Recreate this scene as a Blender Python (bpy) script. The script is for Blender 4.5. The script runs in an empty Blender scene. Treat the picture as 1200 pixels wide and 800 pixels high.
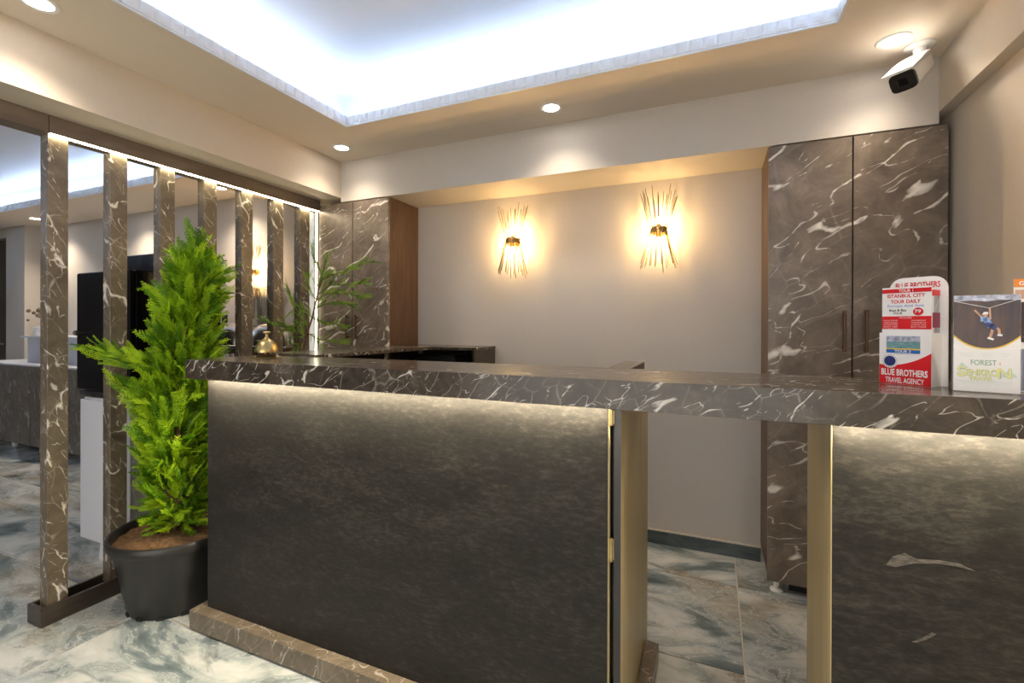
import bpy, bmesh, math, random
from mathutils import Vector, Matrix
random.seed(7)
PI = math.pi
S = bpy.context.scene
C = S.collection

# ------------------------------------------------------------------ camera
H = 1.25
yaw, pt, rl = .4071, .0018, -.0027
c, s = math.cos(yaw), math.sin(yaw); cp, sp = math.cos(pt), math.sin(pt); cr, sr = math.cos(rl), math.sin(rl)
Rv = Vector((c, s, 0)); Fv = Vector((-s, c, 0)); Zv = Vector((0, 0, 1))
fw = Fv*cp - Zv*sp; hu = Fv*sp + Zv*cp
Rx = Rv*cr - hu*sr; Uy = hu*cr + Rv*sr
cam = bpy.data.cameras.new('camera'); co = bpy.data.objects.new('camera', cam); C.objects.link(co)
m = Matrix((Rx, Uy, -fw)).transposed().to_4x4(); m.translation = Vector((0, 0, H)); co.matrix_world = m
cam.sensor_width = 36; cam.lens = 549/1200*36; cam.shift_y = -(400-382.5)/1200; cam.clip_start = .02
S.camera = co

# ------------------------------------------------------------------ world + exposure
W = bpy.data.worlds.new('world'); S.world = W; W.use_nodes = True
W.node_tree.nodes['Background'].inputs[0].default_value = (1, .945, .87, 1)
W.node_tree.nodes['Background'].inputs[1].default_value = 1.0
S.view_settings.view_transform = 'Standard'; S.view_settings.look = 'None'
S.view_settings.exposure = 1.38; S.view_settings.gamma = 1
S.cycles.use_denoising = True
S.cycles.max_bounces = 8; S.cycles.diffuse_bounces = 5; S.cycles.glossy_bounces = 4
S.cycles.sample_clamp_indirect = 6; S.cycles.caustics_reflective = False; S.cycles.caustics_refractive = False
DOWN_W = 9.5; DOWN_COL = (1, .84, .66)
BULB_E = 520; BULB_COL = (1, .63, .26)
COVE_E = 13.5; COVE_COL = (.68, .83, 1)
LED_E = 125; LED_COL = (1, .86, .62)
HEAD_E = 14

# ------------------------------------------------------------------ materials
def new_mat(name):
    mt = bpy.data.materials.new(name); mt.use_nodes = True
    nt = mt.node_tree; b = nt.nodes['Principled BSDF']
    return mt, nt, b
def N(nt, kind, **kw):
    n = nt.nodes.new(kind)
    for k, v in kw.items():
        if k in n.inputs: n.inputs[k].default_value = v
        else: setattr(n, k, v)
    return n
def L(nt, a, b): nt.links.new(a, b)
def ramp(nt, fac, stops):
    r = nt.nodes.new('ShaderNodeValToRGB'); e = r.color_ramp.elements
    e[0].position, e[0].color = stops[0][0], (*stops[0][1], 1)
    e[1].position, e[1].color = stops[-1][0], (*stops[-1][1], 1)
    for p, col in stops[1:-1]:
        x = e.new(p); x.color = (*col, 1)
    L(nt, fac, r.inputs[0]); return r.outputs[0]
def plain(name, col, rough=.5, metal=0, **kw):
    mt, nt, b = new_mat(name)
    b.inputs['Base Color'].default_value = (*col, 1); b.inputs['Roughness'].default_value = rough
    b.inputs['Metallic'].default_value = metal
    for k, v in kw.items(): b.inputs[k].default_value = v
    return mt
def emit(name, col, e):
    mt, nt, b = new_mat(name)
    b.inputs['Base Color'].default_value = (*col, 1)
    b.inputs['Emission Color'].default_value = (*col, 1); b.inputs['Emission Strength'].default_value = e
    return mt
def noisy(name, c1, c2, scale=8, rough=.6, stretch=(1, 1, 1), detail=6, bump=0, metal=0, dist=0, lo=.3, hi=.7):
    mt, nt, b = new_mat(name)
    tc = N(nt, 'ShaderNodeTexCoord'); mp = N(nt, 'ShaderNodeMapping', Scale=stretch)
    L(nt, tc.outputs['Object'], mp.inputs[0])
    nz = N(nt, 'ShaderNodeTexNoise', Scale=scale, Detail=detail, Roughness=.6, Distortion=dist)
    L(nt, mp.outputs[0], nz.inputs['Vector'])
    L(nt, ramp(nt, nz.outputs[0], [(lo, c1), (hi, c2)]), b.inputs['Base Color'])
    b.inputs['Roughness'].default_value = rough; b.inputs['Metallic'].default_value = metal
    if bump:
        bp = N(nt, 'ShaderNodeBump', Strength=bump, Distance=.01)
        L(nt, nz.outputs[0], bp.inputs['Height']); L(nt, bp.outputs[0], b.inputs['Normal'])
    return mt
def mth(nt, op, a, b=None, clamp=False):
    n = nt.nodes.new('ShaderNodeMath'); n.operation = op; n.use_clamp = clamp
    for i, v in enumerate((a, b)):
        if v is None: continue
        if isinstance(v, (int, float)): n.inputs[i].default_value = v
        else: L(nt, v, n.inputs[i])
    return n.outputs[0]
def maprange(nt, v, a, b, c0, d0):
    n = N(nt, 'ShaderNodeMapRange'); n.clamp = True
    L(nt, v, n.inputs[0])
    for i, x in enumerate((a, b, c0, d0)): n.inputs[i+1].default_value = x
    return n.outputs[0]
def mixc(nt, fac, a, b):
    n = nt.nodes.new('ShaderNodeMix'); n.data_type = 'RGBA'
    for i, v in ((0, fac), (6, a), (7, b)):
        if isinstance(v, (int, float)): n.inputs[i].default_value = v
        elif isinstance(v, tuple): n.inputs[i].default_value = (*v, 1)
        else: L(nt, v, n.inputs[i])
    return n.outputs[2]
def marble(name, dark, mid, light, vein, rot, sc=1.0, streak=1.0, web=.35, rough=.28, off=(0, 0, 0), thin=1.0, squash=4.0):
    """polished brown stone laminate: cloudy ground, fine network, long broken streaks along the rotated x axis"""
    mt, nt, b = new_mat(name)
    tc = N(nt, 'ShaderNodeTexCoord')
    mp0 = N(nt, 'ShaderNodeMapping', Location=off, Scale=(sc, sc, sc)); L(nt, tc.outputs['Object'], mp0.inputs[0])
    P = mp0.outputs[0]
    n1 = N(nt, 'ShaderNodeTexNoise', Scale=5, Detail=10, Roughness=.68, Distortion=.5); L(nt, P, n1.inputs['Vector'])
    ground = ramp(nt, n1.outputs[0], [(.30, dark), (.5, mid), (.72, light)])
    # warped space for the fine network
    nd = N(nt, 'ShaderNodeTexNoise', Scale=3.2, Detail=2.5, Roughness=.55); L(nt, P, nd.inputs['Vector'])
    def warp(k):
        v = N(nt, 'ShaderNodeVectorMath'); v.operation = 'MULTIPLY_ADD'; L(nt, nd.outputs['Color'], v.inputs[0])
        v.inputs[1].default_value = (k, k, k); L(nt, P, v.inputs[2]); return v.outputs[0]
    er = Vector(rot).normalized().rotation_difference(Vector((1, 0, 0))).to_euler('XYZ')
    rt = N(nt, 'ShaderNodeMapping', Rotation=tuple(er)); L(nt, warp(.13), rt.inputs[0])
    def lay(scale, loc=(0, 0, 0)):
        m_ = N(nt, 'ShaderNodeMapping', Scale=scale, Location=loc); L(nt, rt.outputs[0], m_.inputs[0]); return m_.outputs[0]
    vo = N(nt, 'ShaderNodeTexVoronoi', Scale=1.0, Randomness=1.0); vo.feature = 'DISTANCE_TO_EDGE'; L(nt, lay((4.2, 8, 8)), vo.inputs['Vector'])
    w1 = maprange(nt, vo.outputs[0], 0, .03*thin, 1, 0)
    nm = N(nt, 'ShaderNodeTexNoise', Scale=4.0, Detail=5, Roughness=.65); L(nt, P, nm.inputs['Vector'])
    webf = mth(nt, 'MULTIPLY', mth(nt, 'MULTIPLY', w1, maprange(nt, nm.outputs[0], .44, .66, 0, 1)), web)
    def streaks(sx, sy, wmax, lo, off):
        n2 = N(nt, 'ShaderNodeTexNoise', Scale=1.0, Detail=1.5, Roughness=.4); L(nt, lay((sx, sy, sy), off), n2.inputs['Vector'])
        ab = mth(nt, 'ABSOLUTE', mth(nt, 'SUBTRACT', n2.outputs[0], .5))
        nw = N(nt, 'ShaderNodeTexNoise', Scale=1, Detail=4, Roughness=.68); L(nt, lay((sx*2.4, sy*1.1, sy*1.1), (off[0]+3, 1, 2)), nw.inputs['Vector'])
        wd = maprange(nt, nw.outputs[0], lo, lo+.22, .0015, wmax*thin)
        sv = mth(nt, 'SUBTRACT', 1, mth(nt, 'DIVIDE', ab, wd), True)
        return mth(nt, 'MULTIPLY', mth(nt, 'MULTIPLY', mth(nt, 'POWER', sv, .7), maprange(nt, nw.outputs[0], lo, lo+.08, 0, 1)), streak)
    sf = mth(nt, 'MAXIMUM', streaks(1.3, squash*2.0, .036, .475, (0, 0, 0)), mth(nt, 'MULTIPLY', streaks(2.4, squash*4.2, .022, .47, (7, 3, 5)), .75))
    fac = mth(nt, 'MAXIMUM', webf, sf, True)
    L(nt, mixc(nt, fac, ground, vein), b.inputs['Base Color'])
    b.inputs['Roughness'].default_value = rough
    return mt

DK, MD, LT, VN = (.065, .050, .038), (.125, .098, .075), (.22, .175, .135), (.80, .76, .69)
A = math.radians
M = {}
DK2, MD2, LT2 = (.085, .066, .050), (.165, .13, .102), (.28, .225, .178)
M['stone_door'] = marble('brown_marble_laminate_doors', DK2, MD2, LT2, VN, (.88, .2, .47), 1, 1, .13, .3, squash=3)
M['stone_door_left'] = marble('brown_marble_laminate_left_doors', DK2, MD2, LT2, VN, (.85, .2, .52), 1.1, 1, .22, .3, off=(5.3, 2, 1), squash=3)
M['stone_slab'] = marble('brown_marble_laminate_worktop', (.028, .022, .018), (.058, .047, .037), (.11, .088, .070), VN, (.80, .30, .55), 1.9, .8, .34, .20, off=(2, 3, 4), thin=.9)
M['stone_slab'].node_tree.nodes['Principled BSDF'].inputs['Specular IOR Level'].default_value = .5
M['stone_post'] = marble('brown_marble_laminate_posts', (.075, .058, .040), (.125, .10, .068), (.19, .155, .11), VN, (.35, .45, -.80), 1.7, .95, .42, .38, off=(1, 0, 7), squash=3.2)
M['stone_low'] = marble('brown_marble_laminate_sideboard', (.07, .055, .045), (.12, .10, .082), (.18, .155, .13), VN, (.3, 0, -.95), 1.5, .6, .3, .35, off=(4, 4, 4))
M['stone_curb'] = marble('tan_marble_laminate_plinth', (.09, .070, .048), (.14, .11, .077), (.20, .163, .118), VN, (.5, .3, .8), 1.8, .5, .4, .35, off=(9, 1, 2), thin=.7)
M['header'] = noisy('brown_laminate_header', (.12, .092, .070), (.21, .165, .13), 9, .5, (1, .4, 1.5), bump=.03)
M['wood'] = noisy('walnut_side_panel', (.062, .034, .020), (.125, .072, .043), 5, .42, (5, 5, .7), 8, dist=.6)
M['dark_wood'] = noisy('dark_wood_board', (.028, .021, .017), (.06, .046, .036), 7, .4, (6, .6, 6), 6)
M['edge_metal'] = noisy('olive_bronze_wood_laminate', (.30, .235, .12), (.46, .375, .20), 5, .38, (12, 12, .35), 7, metal=.15)
M['dark_edge'] = plain('dark_panel_edge', (.028, .028, .030), .4)
M['black'] = plain('black_gap', (.004, .004, .004), .6)
M['wall'] = noisy('warm_grey_wall_paint', (.53, .49, .44), (.545, .505, .455), 40, .62, bump=.02)
M['wall_beige'] = noisy('beige_wall_paint', (.60, .53, .44), (.62, .55, .46), 40, .62)
M['ceil'] = noisy('cream_ceiling_paint', (.74, .655, .555), (.755, .67, .57), 12, .7)
M['ceil_white'] = plain('white_upper_ceiling', (.68, .73, .84), .7)
M['cornice'] = plain('white_gloss_cornice', (.78, .82, .88), .3)
M['cove'] = emit('cool_white_cove_led', COVE_COL, COVE_E)
M['led'] = emit('warm_led_tape', LED_COL, LED_E)
M['led_end'] = emit('warm_led_tape_upright', (1, .90, .66), 3.2)
M['led_head'] = emit('warm_led_tape_header', (1, .84, .55), HEAD_E)
M['lamp'] = emit('downlight_diffuser', (1, .93, .84), 14)
M['bulb'] = emit('warm_bulb', BULB_COL, BULB_E)
M['white'] = plain('white_plastic', (.80, .80, .79), .35)
M['white_lam'] = plain('white_laminate', (.66, .68, .74), .4)
M['grey_lam'] = plain('blue_grey_laminate', (.26, .28, .33), .4)
M['brass'] = noisy('aged_brass', (.42, .31, .13), (.62, .49, .24), 30, .28, metal=1)
M['gold'] = plain('brushed_gold', (.62, .42, .18), .3, 1)
M['rod'] = plain('dark_brass_rod', (.30, .22, .09), .35, 1)
M['bronze'] = plain('dark_bronze_handle', (.16, .10, .065), .38, .9)
M['steel'] = plain('polished_steel', (.72, .70, .67), .22, 1)
M['pot'] = noisy('black_nursery_plastic', (.012, .012, .012), (.022, .022, .021), 14, .33, (1, 1, .3), bump=.02)
M['soil'] = noisy('dry_brown_soil', (.05, .025, .01), (.22, .12, .05), 60, .95, detail=8, bump=.6)
M['bark'] = noisy('brown_bark', (.09, .05, .025), (.22, .13, .07), 30, .9, (1, 1, .2), bump=.4)
M['gloss_black'] = plain('gloss_black_enamel', (.006, .006, .008), .25, **{'Specular IOR Level': .08})
M['screen_black'] = plain('matte_black_plastic', (.012, .012, .013), .35)
M['plinth_tile'] = noisy('blue_grey_skirting_tile', (.035, .050, .056), (.10, .125, .13), 6, .2, (1, 1, 3), dist=1)
M['grout'] = plain('pale_grout', (.60, .55, .48), .8)
M['card_white'] = plain('white_card', (.78, .78, .78), .35)
M['red'] = plain('red_print', (.62, .012, .018), .35)
M['navy'] = plain('navy_print', (.02, .035, .16), .35)
M['lightblue'] = plain('light_blue_print', (.25, .38, .70), .35)
M['blue'] = plain('blue_print', (.02, .13, .48), .35)
M['green'] = plain('green_print', (.03, .24, .09), .4)
M['palegreen'] = plain('pale_green_print', (.45, .62, .52), .4)
M['yellow'] = plain('yellow_print', (.80, .52, .03), .35)
M['lime'] = plain('yellow_green_print', (.72, .72, .16), .35)
M['black_ink'] = plain('black_print', (.02, .02, .02), .4)
M['orange'] = plain('orange_print', (.75, .24, .03), .35)
M['skin'] = plain('skin_tone_print', (.55, .33, .22), .5)
M['teal'] = noisy('sea_photo_print', (.05, .20, .24), (.25, .40, .42), 60, .35, (1, 1, 6))
M['night'] = noisy('dark_forest_photo_print', (.018, .012, .025), (.10, .05, .035), 14, .3, (3, 1, .6))
M['leafphoto'] = noisy('foliage_photo_print', (.08, .10, .16), (.62, .66, .82), 90, .35)
def glassy():
    mt, nt, b = new_mat('clear_acrylic')
    b.inputs['Base Color'].default_value = (.95, .97, .98, 1); b.inputs['Roughness'].default_value = .08
    b.inputs['Alpha'].default_value = .10
    return mt
M['acrylic'] = glassy()

def panel_mat():
    mt, nt, b = new_mat('dark_oxidised_concrete_laminate')
    tc = N(nt, 'ShaderNodeTexCoord')
    mp = N(nt, 'ShaderNodeMapping', Scale=(1, 1, 2.6)); L(nt, tc.outputs['Object'], mp.inputs[0])
    n1 = N(nt, 'ShaderNodeTexNoise', Scale=3.6, Detail=12, Roughness=.72, Distortion=.3); L(nt, mp.outputs[0], n1.inputs['Vector'])
    n2 = N(nt, 'ShaderNodeTexNoise', Scale=30, Detail=8, Roughness=.75); L(nt, mp.outputs[0], n2.inputs['Vector'])
    f = mth(nt, 'ADD', mth(nt, 'MULTIPLY', n1.outputs[0], .42), mth(nt, 'MULTIPLY', n2.outputs[0], .58))
    col = ramp(nt, f, [(.34, (.009, .0085, .008)), (.50, (.021, .0195, .0175)), (.70, (.066, .060, .050))])
    L(nt, col, b.inputs['Base Color'])
    L(nt, maprange(nt, f, .4, .62, .42, .6), b.inputs['Roughness']); b.inputs['Specular IOR Level'].default_value = .22
    bp = N(nt, 'ShaderNodeBump', Strength=.12, Distance=.004); L(nt, n2.outputs[0], bp.inputs['Height']); L(nt, bp.outputs[0], b.inputs['Normal'])
    return mt
M['panel'] = panel_mat()

def tile_mat():
    mt, nt, b = new_mat('polished_blue_grey_stone_tile')
    tc = N(nt, 'ShaderNodeTexCoord'); oi = N(nt, 'ShaderNodeObjectInfo')
    mp = N(nt, 'ShaderNodeMapping', Rotation=(0, 0, A(28)), Scale=(.9, 1.9, 1)); L(nt, tc.outputs['Object'], mp.inputs[0])
    w = mth(nt, 'MULTIPLY', oi.outputs['Random'], 40)
    def noise4(scale, det, rough, dist, add):
        n = nt.nodes.new('ShaderNodeTexNoise'); n.noise_dimensions = '4D'
        n.inputs['Scale'].default_value = scale; n.inputs['Detail'].default_value = det
        n.inputs['Roughness'].default_value = rough; n.inputs['Distortion'].default_value = dist
        L(nt, mp.outputs[0], n.inputs['Vector']); L(nt, mth(nt, 'ADD', w, add), n.inputs['W']); return n
    n1 = noise4(1.7, 10, .60, 1.7, 0)
    n2 = noise4(2.5, 11, .64, 2.2, 7)
    n3 = noise4(1.5, 5, .5, 1.0, 15)
    base = ramp(nt, n1.outputs[0], [(.30, (.07, .095, .105)), (.40, (.17, .215, .225)), (.48, (.34, .385, .385)), (.55, (.52, .55, .535)), (.66, (.66, .67, .64))])
    brown = ramp(nt, n2.outputs[0], [(.40, (.15, .125, .09)), (.52, (.34, .29, .21)), (.64, (.58, .53, .43))])
    mask = maprange(nt, n3.outputs[0], .52, .64, 0, .7)
    col = mixc(nt, mask, base, brown)
    rid = mth(nt, 'ABSOLUTE', mth(nt, 'SUBTRACT', n2.outputs[0], .53))
    col = mixc(nt, mth(nt, 'MULTIPLY', maprange(nt, rid, 0, .010, .6, 0), maprange(nt, n3.outputs[0], .46, .56, 0, 1)), col, (.11, .09, .065))
    col = mixc(nt, maprange(nt, n2.outputs[0], .56, .66, 0, .65), col, (.10, .12, .125))
    r2 = mth(nt, 'ABSOLUTE', mth(nt, 'SUBTRACT', n1.outputs[0], .46))
    col = mixc(nt, maprange(nt, r2, 0, .007, .5, 0), col, (.80, .80, .76))
    L(nt, col, b.inputs['Base Color']); b.inputs['Roughness'].default_value = .17
    return mt
M['tile'] = tile_mat()

def leaf_mat(name, a, b_, c_, sc=7):
    mt, nt, b = new_mat(name)
    tc = N(nt, 'ShaderNodeTexCoord')
    nz = N(nt, 'ShaderNodeTexNoise', Scale=sc, Detail=3, Roughness=.7); L(nt, tc.outputs['Object'], nz.inputs['Vector'])
    ta = N(nt, 'ShaderNodeAttribute', attribute_name='tone')
    fa = mth(nt, 'ADD', mth(nt, 'MULTIPLY', nz.outputs[0], .55), mth(nt, 'MULTIPLY', ta.outputs['Fac'], .38))
    col = ramp(nt, fa, [(.24, a), (.42, b_), (.62, c_)])
    L(nt, col, b.inputs['Base Color']); b.inputs['Roughness'].default_value = .5
    tr = N(nt, 'ShaderNodeBsdfTranslucent'); L(nt, col, tr.inputs['Color'])
    mx = N(nt, 'ShaderNodeMixShader'); mx.inputs[0].default_value = .35
    L(nt, b.outputs[0], mx.inputs[1]); L(nt, tr.outputs[0], mx.inputs[2])
    L(nt, mx.outputs[0], nt.nodes['Material Output'].inputs['Surface'])
    return mt
M['leaf'] = leaf_mat('lime_green_cypress_needles', (.055, .17, .008), (.20, .42, .012), (.58, .78, .03))
M['leaf2'] = leaf_mat('mid_green_conifer_needles', (.06, .16, .012), (.15, .33, .02), (.32, .52, .05))

# ------------------------------------------------------------------ helpers
class MB:
    """collects shapes in world coordinates; build() links them as one mesh whose origin is the parent's"""
    def __init__(self): self.b = bmesh.new()
    def box(self, x0, x1, y0, y1, z0, z1, bev=0):
        r = bmesh.ops.create_cube(self.b, size=1)
        for v in r['verts']:
            v.co = Vector(((x0+x1)/2+v.co.x*(x1-x0), (y0+y1)/2+v.co.y*(y1-y0), (z0+z1)/2+v.co.z*(z1-z0)))
        if bev:
            es = list({e for v in r['verts'] for e in v.link_edges})
            bmesh.ops.bevel(self.b, geom=es, offset=bev, segments=1, affect='EDGES')
        return self
    def lathe(self, prof, cx=0, cy=0, seg=32, axis='Z', cz=0, sx=1, sy=1, cap=True):
        rings = []
        for r, z in prof:
            ring = []
            for i in range(seg):
                a = 2*PI*i/seg
                p = (r*math.cos(a)*sx, r*math.sin(a)*sy, z)
                if axis == 'Y': p = (p[0], p[2], p[1])
                if axis == 'X': p = (p[2], p[0], p[1])
                ring.append(self.b.verts.new((cx+p[0], cy+p[1], cz+p[2])))
            rings.append(ring)
        for a_, b_ in zip(rings, rings[1:]):
            for i in range(seg):
                j = (i+1) % seg
                self.b.faces.new((a_[i], a_[j], b_[j], b_[i]))
        if cap:
            if prof[0][0] > 1e-5: self.b.faces.new(list(reversed(rings[0])))
            if prof[-1][0] > 1e-5: self.b.faces.new(rings[-1])
        return self
    def tube(self, pts, rad, seg=8):
        pts = [Vector(p) for p in pts]
        rad = rad if isinstance(rad, (list, tuple)) else [rad]*len(pts)
        rings = []
        for i, p in enumerate(pts):
            t = (pts[min(i+1, len(pts)-1)] - pts[max(i-1, 0)]).normalized()
            u = t.orthogonal().normalized() if not rings else (u - t*u.dot(t)).normalized()
            v = t.cross(u)
            rings.append([self.b.verts.new(p + (u*math.cos(2*PI*k/seg) + v*math.sin(2*PI*k/seg))*rad[i]) for k in range(seg)])
        for a_, b_ in zip(rings, rings[1:]):
            for i in range(seg):
                j = (i+1) % seg; self.b.faces.new((a_[i], a_[j], b_[j], b_[i]))
        self.b.faces.new(list(reversed(rings[0]))); self.b.faces.new(rings[-1])
        return self
    def prism(self, poly, y0, y1):
        """polygon in x,z extruded from y0 to y1"""
        a_ = [self.b.verts.new((x, y0, z)) for x, z in poly]; b_ = [self.b.verts.new((x, y1, z)) for x, z in poly]
        self.b.faces.new(a_); self.b.faces.new(list(reversed(b_)))
        for i in range(len(poly)):
            j = (i+1) % len(poly); self.b.faces.new((a_[j], a_[i], b_[i], b_[j]))
        return self
    def build(self, name, mat, parent=None, smooth=False, origin=None, local=False):
        bmesh.ops.recalc_face_normals(self.b, faces=self.b.faces)
        me = bpy.data.meshes.new(name)
        o = bpy.data.objects.new(name, me); C.objects.link(o)
        if parent is not None:
            o.parent = parent
            off = Vector((0, 0, 0)) if local else world_loc(parent)
            if not local: bmesh.ops.translate(self.b, verts=self.b.verts, vec=-off)
        else:
            if origin is None:
                xs = [v.co for v in self.b.verts]
                lo = Vector([min(v[i] for v in xs) for i in range(3)]); hi = Vector([max(v[i] for v in xs) for i in range(3)])
                origin = Vector(((lo.x+hi.x)/2, (lo.y+hi.y)/2, lo.z))
            bmesh.ops.translate(self.b, verts=self.b.verts, vec=-Vector(origin)); o.location = origin
        self.b.to_mesh(me); self.b.free()
        me.materials.append(M[mat] if isinstance(mat, str) else mat)
        if smooth:
            for p in me.polygons: p.use_smooth = True
            md = o.modifiers.new('es', 'EDGE_SPLIT'); md.split_angle = A(38)
        return o
def world_loc(o):
    v = Vector((0, 0, 0))
    while o is not None: v += o.location; o = o.parent
    return v
def thing(name, label, cat, loc=(0, 0, 0), rz=0, group=None):
    o = bpy.data.objects.new(name, None); C.objects.link(o); o.location = loc; o.rotation_euler = (0, 0, rz)
    o.empty_display_size = .1
    o['label'] = label; o['category'] = cat
    if group: o['group'] = group
    return o
def tag(o, label, cat, group=None):
    o['label'] = label; o['category'] = cat
    if group: o['group'] = group
    return o
def struct(o, label=None):
    o['kind'] = 'structure'
    if label: o['label'] = label
    return o
def boxo(name, d, mat, parent=None, bev=0): return MB().box(*d, bev=bev).build(name, mat, parent)
def copy_tree(o, parent=None):
    n = o.copy(); C.objects.link(n)
    if parent is not None: n.parent = parent
    for ch in list(o.children): copy_tree(ch, n)
    return n
def pointlight(name, loc, w, col, r, parent=None, kind='POINT', **kw):
    l = bpy.data.lights.new(name, kind); l.energy = w; l.color = col
    if kind != 'AREA': l.shadow_soft_size = r
    for k, v in kw.items(): setattr(l, k, v)
    o = bpy.data.objects.new(name, l); C.objects.link(o); o.location = loc
    if parent is not None: o.parent = parent
    return o

# ------------------------------------------------------------------ room shell
ZC, ZT = 2.364, 2.62
XW = .902; YB = 2.816
floor = struct(boxo('floor', (-9.0, XW+.1, -2.6, YB+.1, -.05, -.004), 'grout'))
PX, PY = 1.19, .6225
xs = [.107 + PX*k for k in range(-8, 1)]; ys = [2.495 + PY*k for k in range(-8, 1)]
me0 = None
for i in range(-8, 1):
    for j in range(-8, 1):
        x0 = .107 + PX*i; y0 = 2.495 + PY*j
        x1 = min(x0+PX, XW); y1 = min(y0+PY, YB)
        full = (x1 == x0+PX and y1 == y0+PY)
        if full and me0:
            o = bpy.data.objects.new('tile', me0); C.objects.link(o); o.parent = floor
            o.location = Vector((x0, y0, 0)) - floor.location
        else:
            b = MB(); g = .0032
            b.box(g, x1-x0-g, g, y1-y0-g, -.0038, 0, bev=.0008)
            o = b.build('tile', 'tile', floor, local=True)
            o.location = Vector((x0, y0, 0)) - floor.location
            if full: me0 = o.data

struct(boxo('wall_back', (-9.0, XW+.1, YB, YB+.1, 0, ZT), 'wall'))
struct(boxo('wall_right', (XW, XW+.1, -2.6, YB, 0, ZT), 'wall_beige'))
struct(boxo('wall_left', (-9.1, -9.0, -2.6, YB, 0, ZT), 'wall'))
struct(boxo('wall_front', (-9.1, -2.66, -2.7, -2.6, 0, ZT), 'wall'))
# bulkheads
struct(boxo('trim_1', (-2.345, .852, 2.479, YB, 2.091, ZC), 'wall'), 'painted bulkhead above the niche and cabinets')
struct(boxo('trim_2', (-2.66, -2.345, -2.6, YB, 2.119, ZC+.012), 'wall_beige'), 'painted beam above the slatted screen')
struct(boxo('trim_3', (.852, XW, -2.6, YB, 2.14, ZC), 'wall_beige'), 'painted beam along the right wall')
# pier and door in the far room
struct(boxo('wall_left', (-7.55, -7.13, 2.67, YB, 0, ZC), 'wall'), 'grey pier beside the far door')
struct(boxo('trim_4', (-9.0, -7.55, 2.70, YB, 2.27, ZC), 'wall_beige'))
dr = struct(boxo('door_1', (-8.6, -7.58, 2.74, 2.78, 0, 2.25), 'dark_wood'))
MB().lathe([(.012, 0), (.012, .05)], -7.68, 2.69, 12, 'Y', 1.02).box(-7.80, -7.67, 2.688, 2.70, 1.012, 1.028).build('door_handle', 'steel', dr)

def ceiling_with_tray(x0, x1, y0, y1, tx0, tx1, ty0, ty1, cov=.16):
    b = MB()
    t = .012
    b.box(x0, tx0, y0, y1, ZC, ZC+t).box(tx1, x1, y0, y1, ZC, ZC+t)
    b.box(tx0, tx1, ty1, y1, ZC, ZC+t).box(tx0, tx1, y0, ty0, ZC, ZC+t)
    struct(b.build('ceiling', 'ceil'))
    b = MB(); k = cov
    b.box(tx0-k, tx1+k, ty0-k, ty1+k, ZT, ZT+.02)
    b.box(tx0-k-.02, tx0-k, ty0-k, ty1+k, ZC+t, ZT+.02).box(tx1+k, tx1+k+.02, ty0-k, ty1+k, ZC+t, ZT+.02)
    b.box(tx0-k, tx1+k, ty1+k, ty1+k+.02, ZC+t, ZT+.02).box(tx0-k, tx1+k, ty0-k-.02, ty0-k, ZC+t, ZT+.02)
    up = struct(b.build('ceiling', 'ceil_white'), 'raised white ceiling inside the lit tray')
    e = .020; zz = ZC+t; d1, d2 = .045, .057
    b = MB()
    for (a0, a1, b0, b1) in ((tx0-d2, tx0-d1, ty0, ty1), (tx1+d1, tx1+d2, ty0, ty1), (tx0, tx1, ty1+d1, ty1+d2), (tx0, tx1, ty0-d2, ty0-d1)):
        b.box(a0, a1, b0, b1, zz+.030, zz+.034)
    b.build('led_strip', 'cove', up)
    return up
def cornice(p0, p1, inward, n_, name):
    """scalloped white cornice: p0->p1 the tray edge in x,y; inward = unit vector into the tray"""
    b = bmesh.new()
    p0 = Vector((*p0, 0)); p1 = Vector((*p1, 0)); d = p1-p0; Ln = d.length; d.normalize(); w = Vector((*inward, 0))
    n = max(1, round(Ln/.052)); K = 6
    zs = [(ZC+.008, .30), (ZC+.018, .8), (ZC+.034, 1.0), (ZC+.050, .75)]
    top = ZC+.056
    rows = []
    for i in range(n*K+1):
        t = (i % K)/K if i < n*K else 0
        bul = .010*math.sin(PI*t)**.6 if t > 0 else 0
        base = p0 + d*(Ln*i/(n*K))
        col = [b.verts.new(base + w*(.004+bul*q) + Vector((0, 0, z))) for z, q in zs]
        col.append(b.verts.new(base + w*.003 + Vector((0, 0, top))))
        col.append(b.verts.new(base - w*.010 + Vector((0, 0, top))))
        col.append(b.verts.new(base - w*.010 + Vector((0, 0, ZC+.012))))
        rows.append(col)
    for a_, c_ in zip(rows, rows[1:]):
        for k in range(len(a_)-1): b.faces.new((a_[k], c_[k], c_[k+1], a_[k+1]))
    # lower double bead with small gaps
    def bx(q0, q1, o0, o1, z0, z1):
        vs = []
        for q in (q0, q1):
            for o_ in (o0, o1):
                for z in (z0, z1): vs.append(b.verts.new(p0+d*q+w*o_+Vector((0, 0, z))))
        for f in ((0, 1, 3, 2), (4, 6, 7, 5), (0, 4, 5, 1), (2, 3, 7, 6), (0, 2, 6, 4), (1, 5, 7, 3)): b.faces.new([vs[k] for k in f])
    bx(0, Ln, 0, .009, ZC-.004, ZC+.003)
    for i in range(n):
        q = Ln*i/n; bx(q+.004, q+Ln/n-.014, 0, .010, ZC+.0045, ZC+.0095)
    m_ = MB(); m_.b.free(); m_.b = b
    return struct(m_.build(name, 'cornice'), 'white scalloped cornice around the lit ceiling tray')

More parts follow.
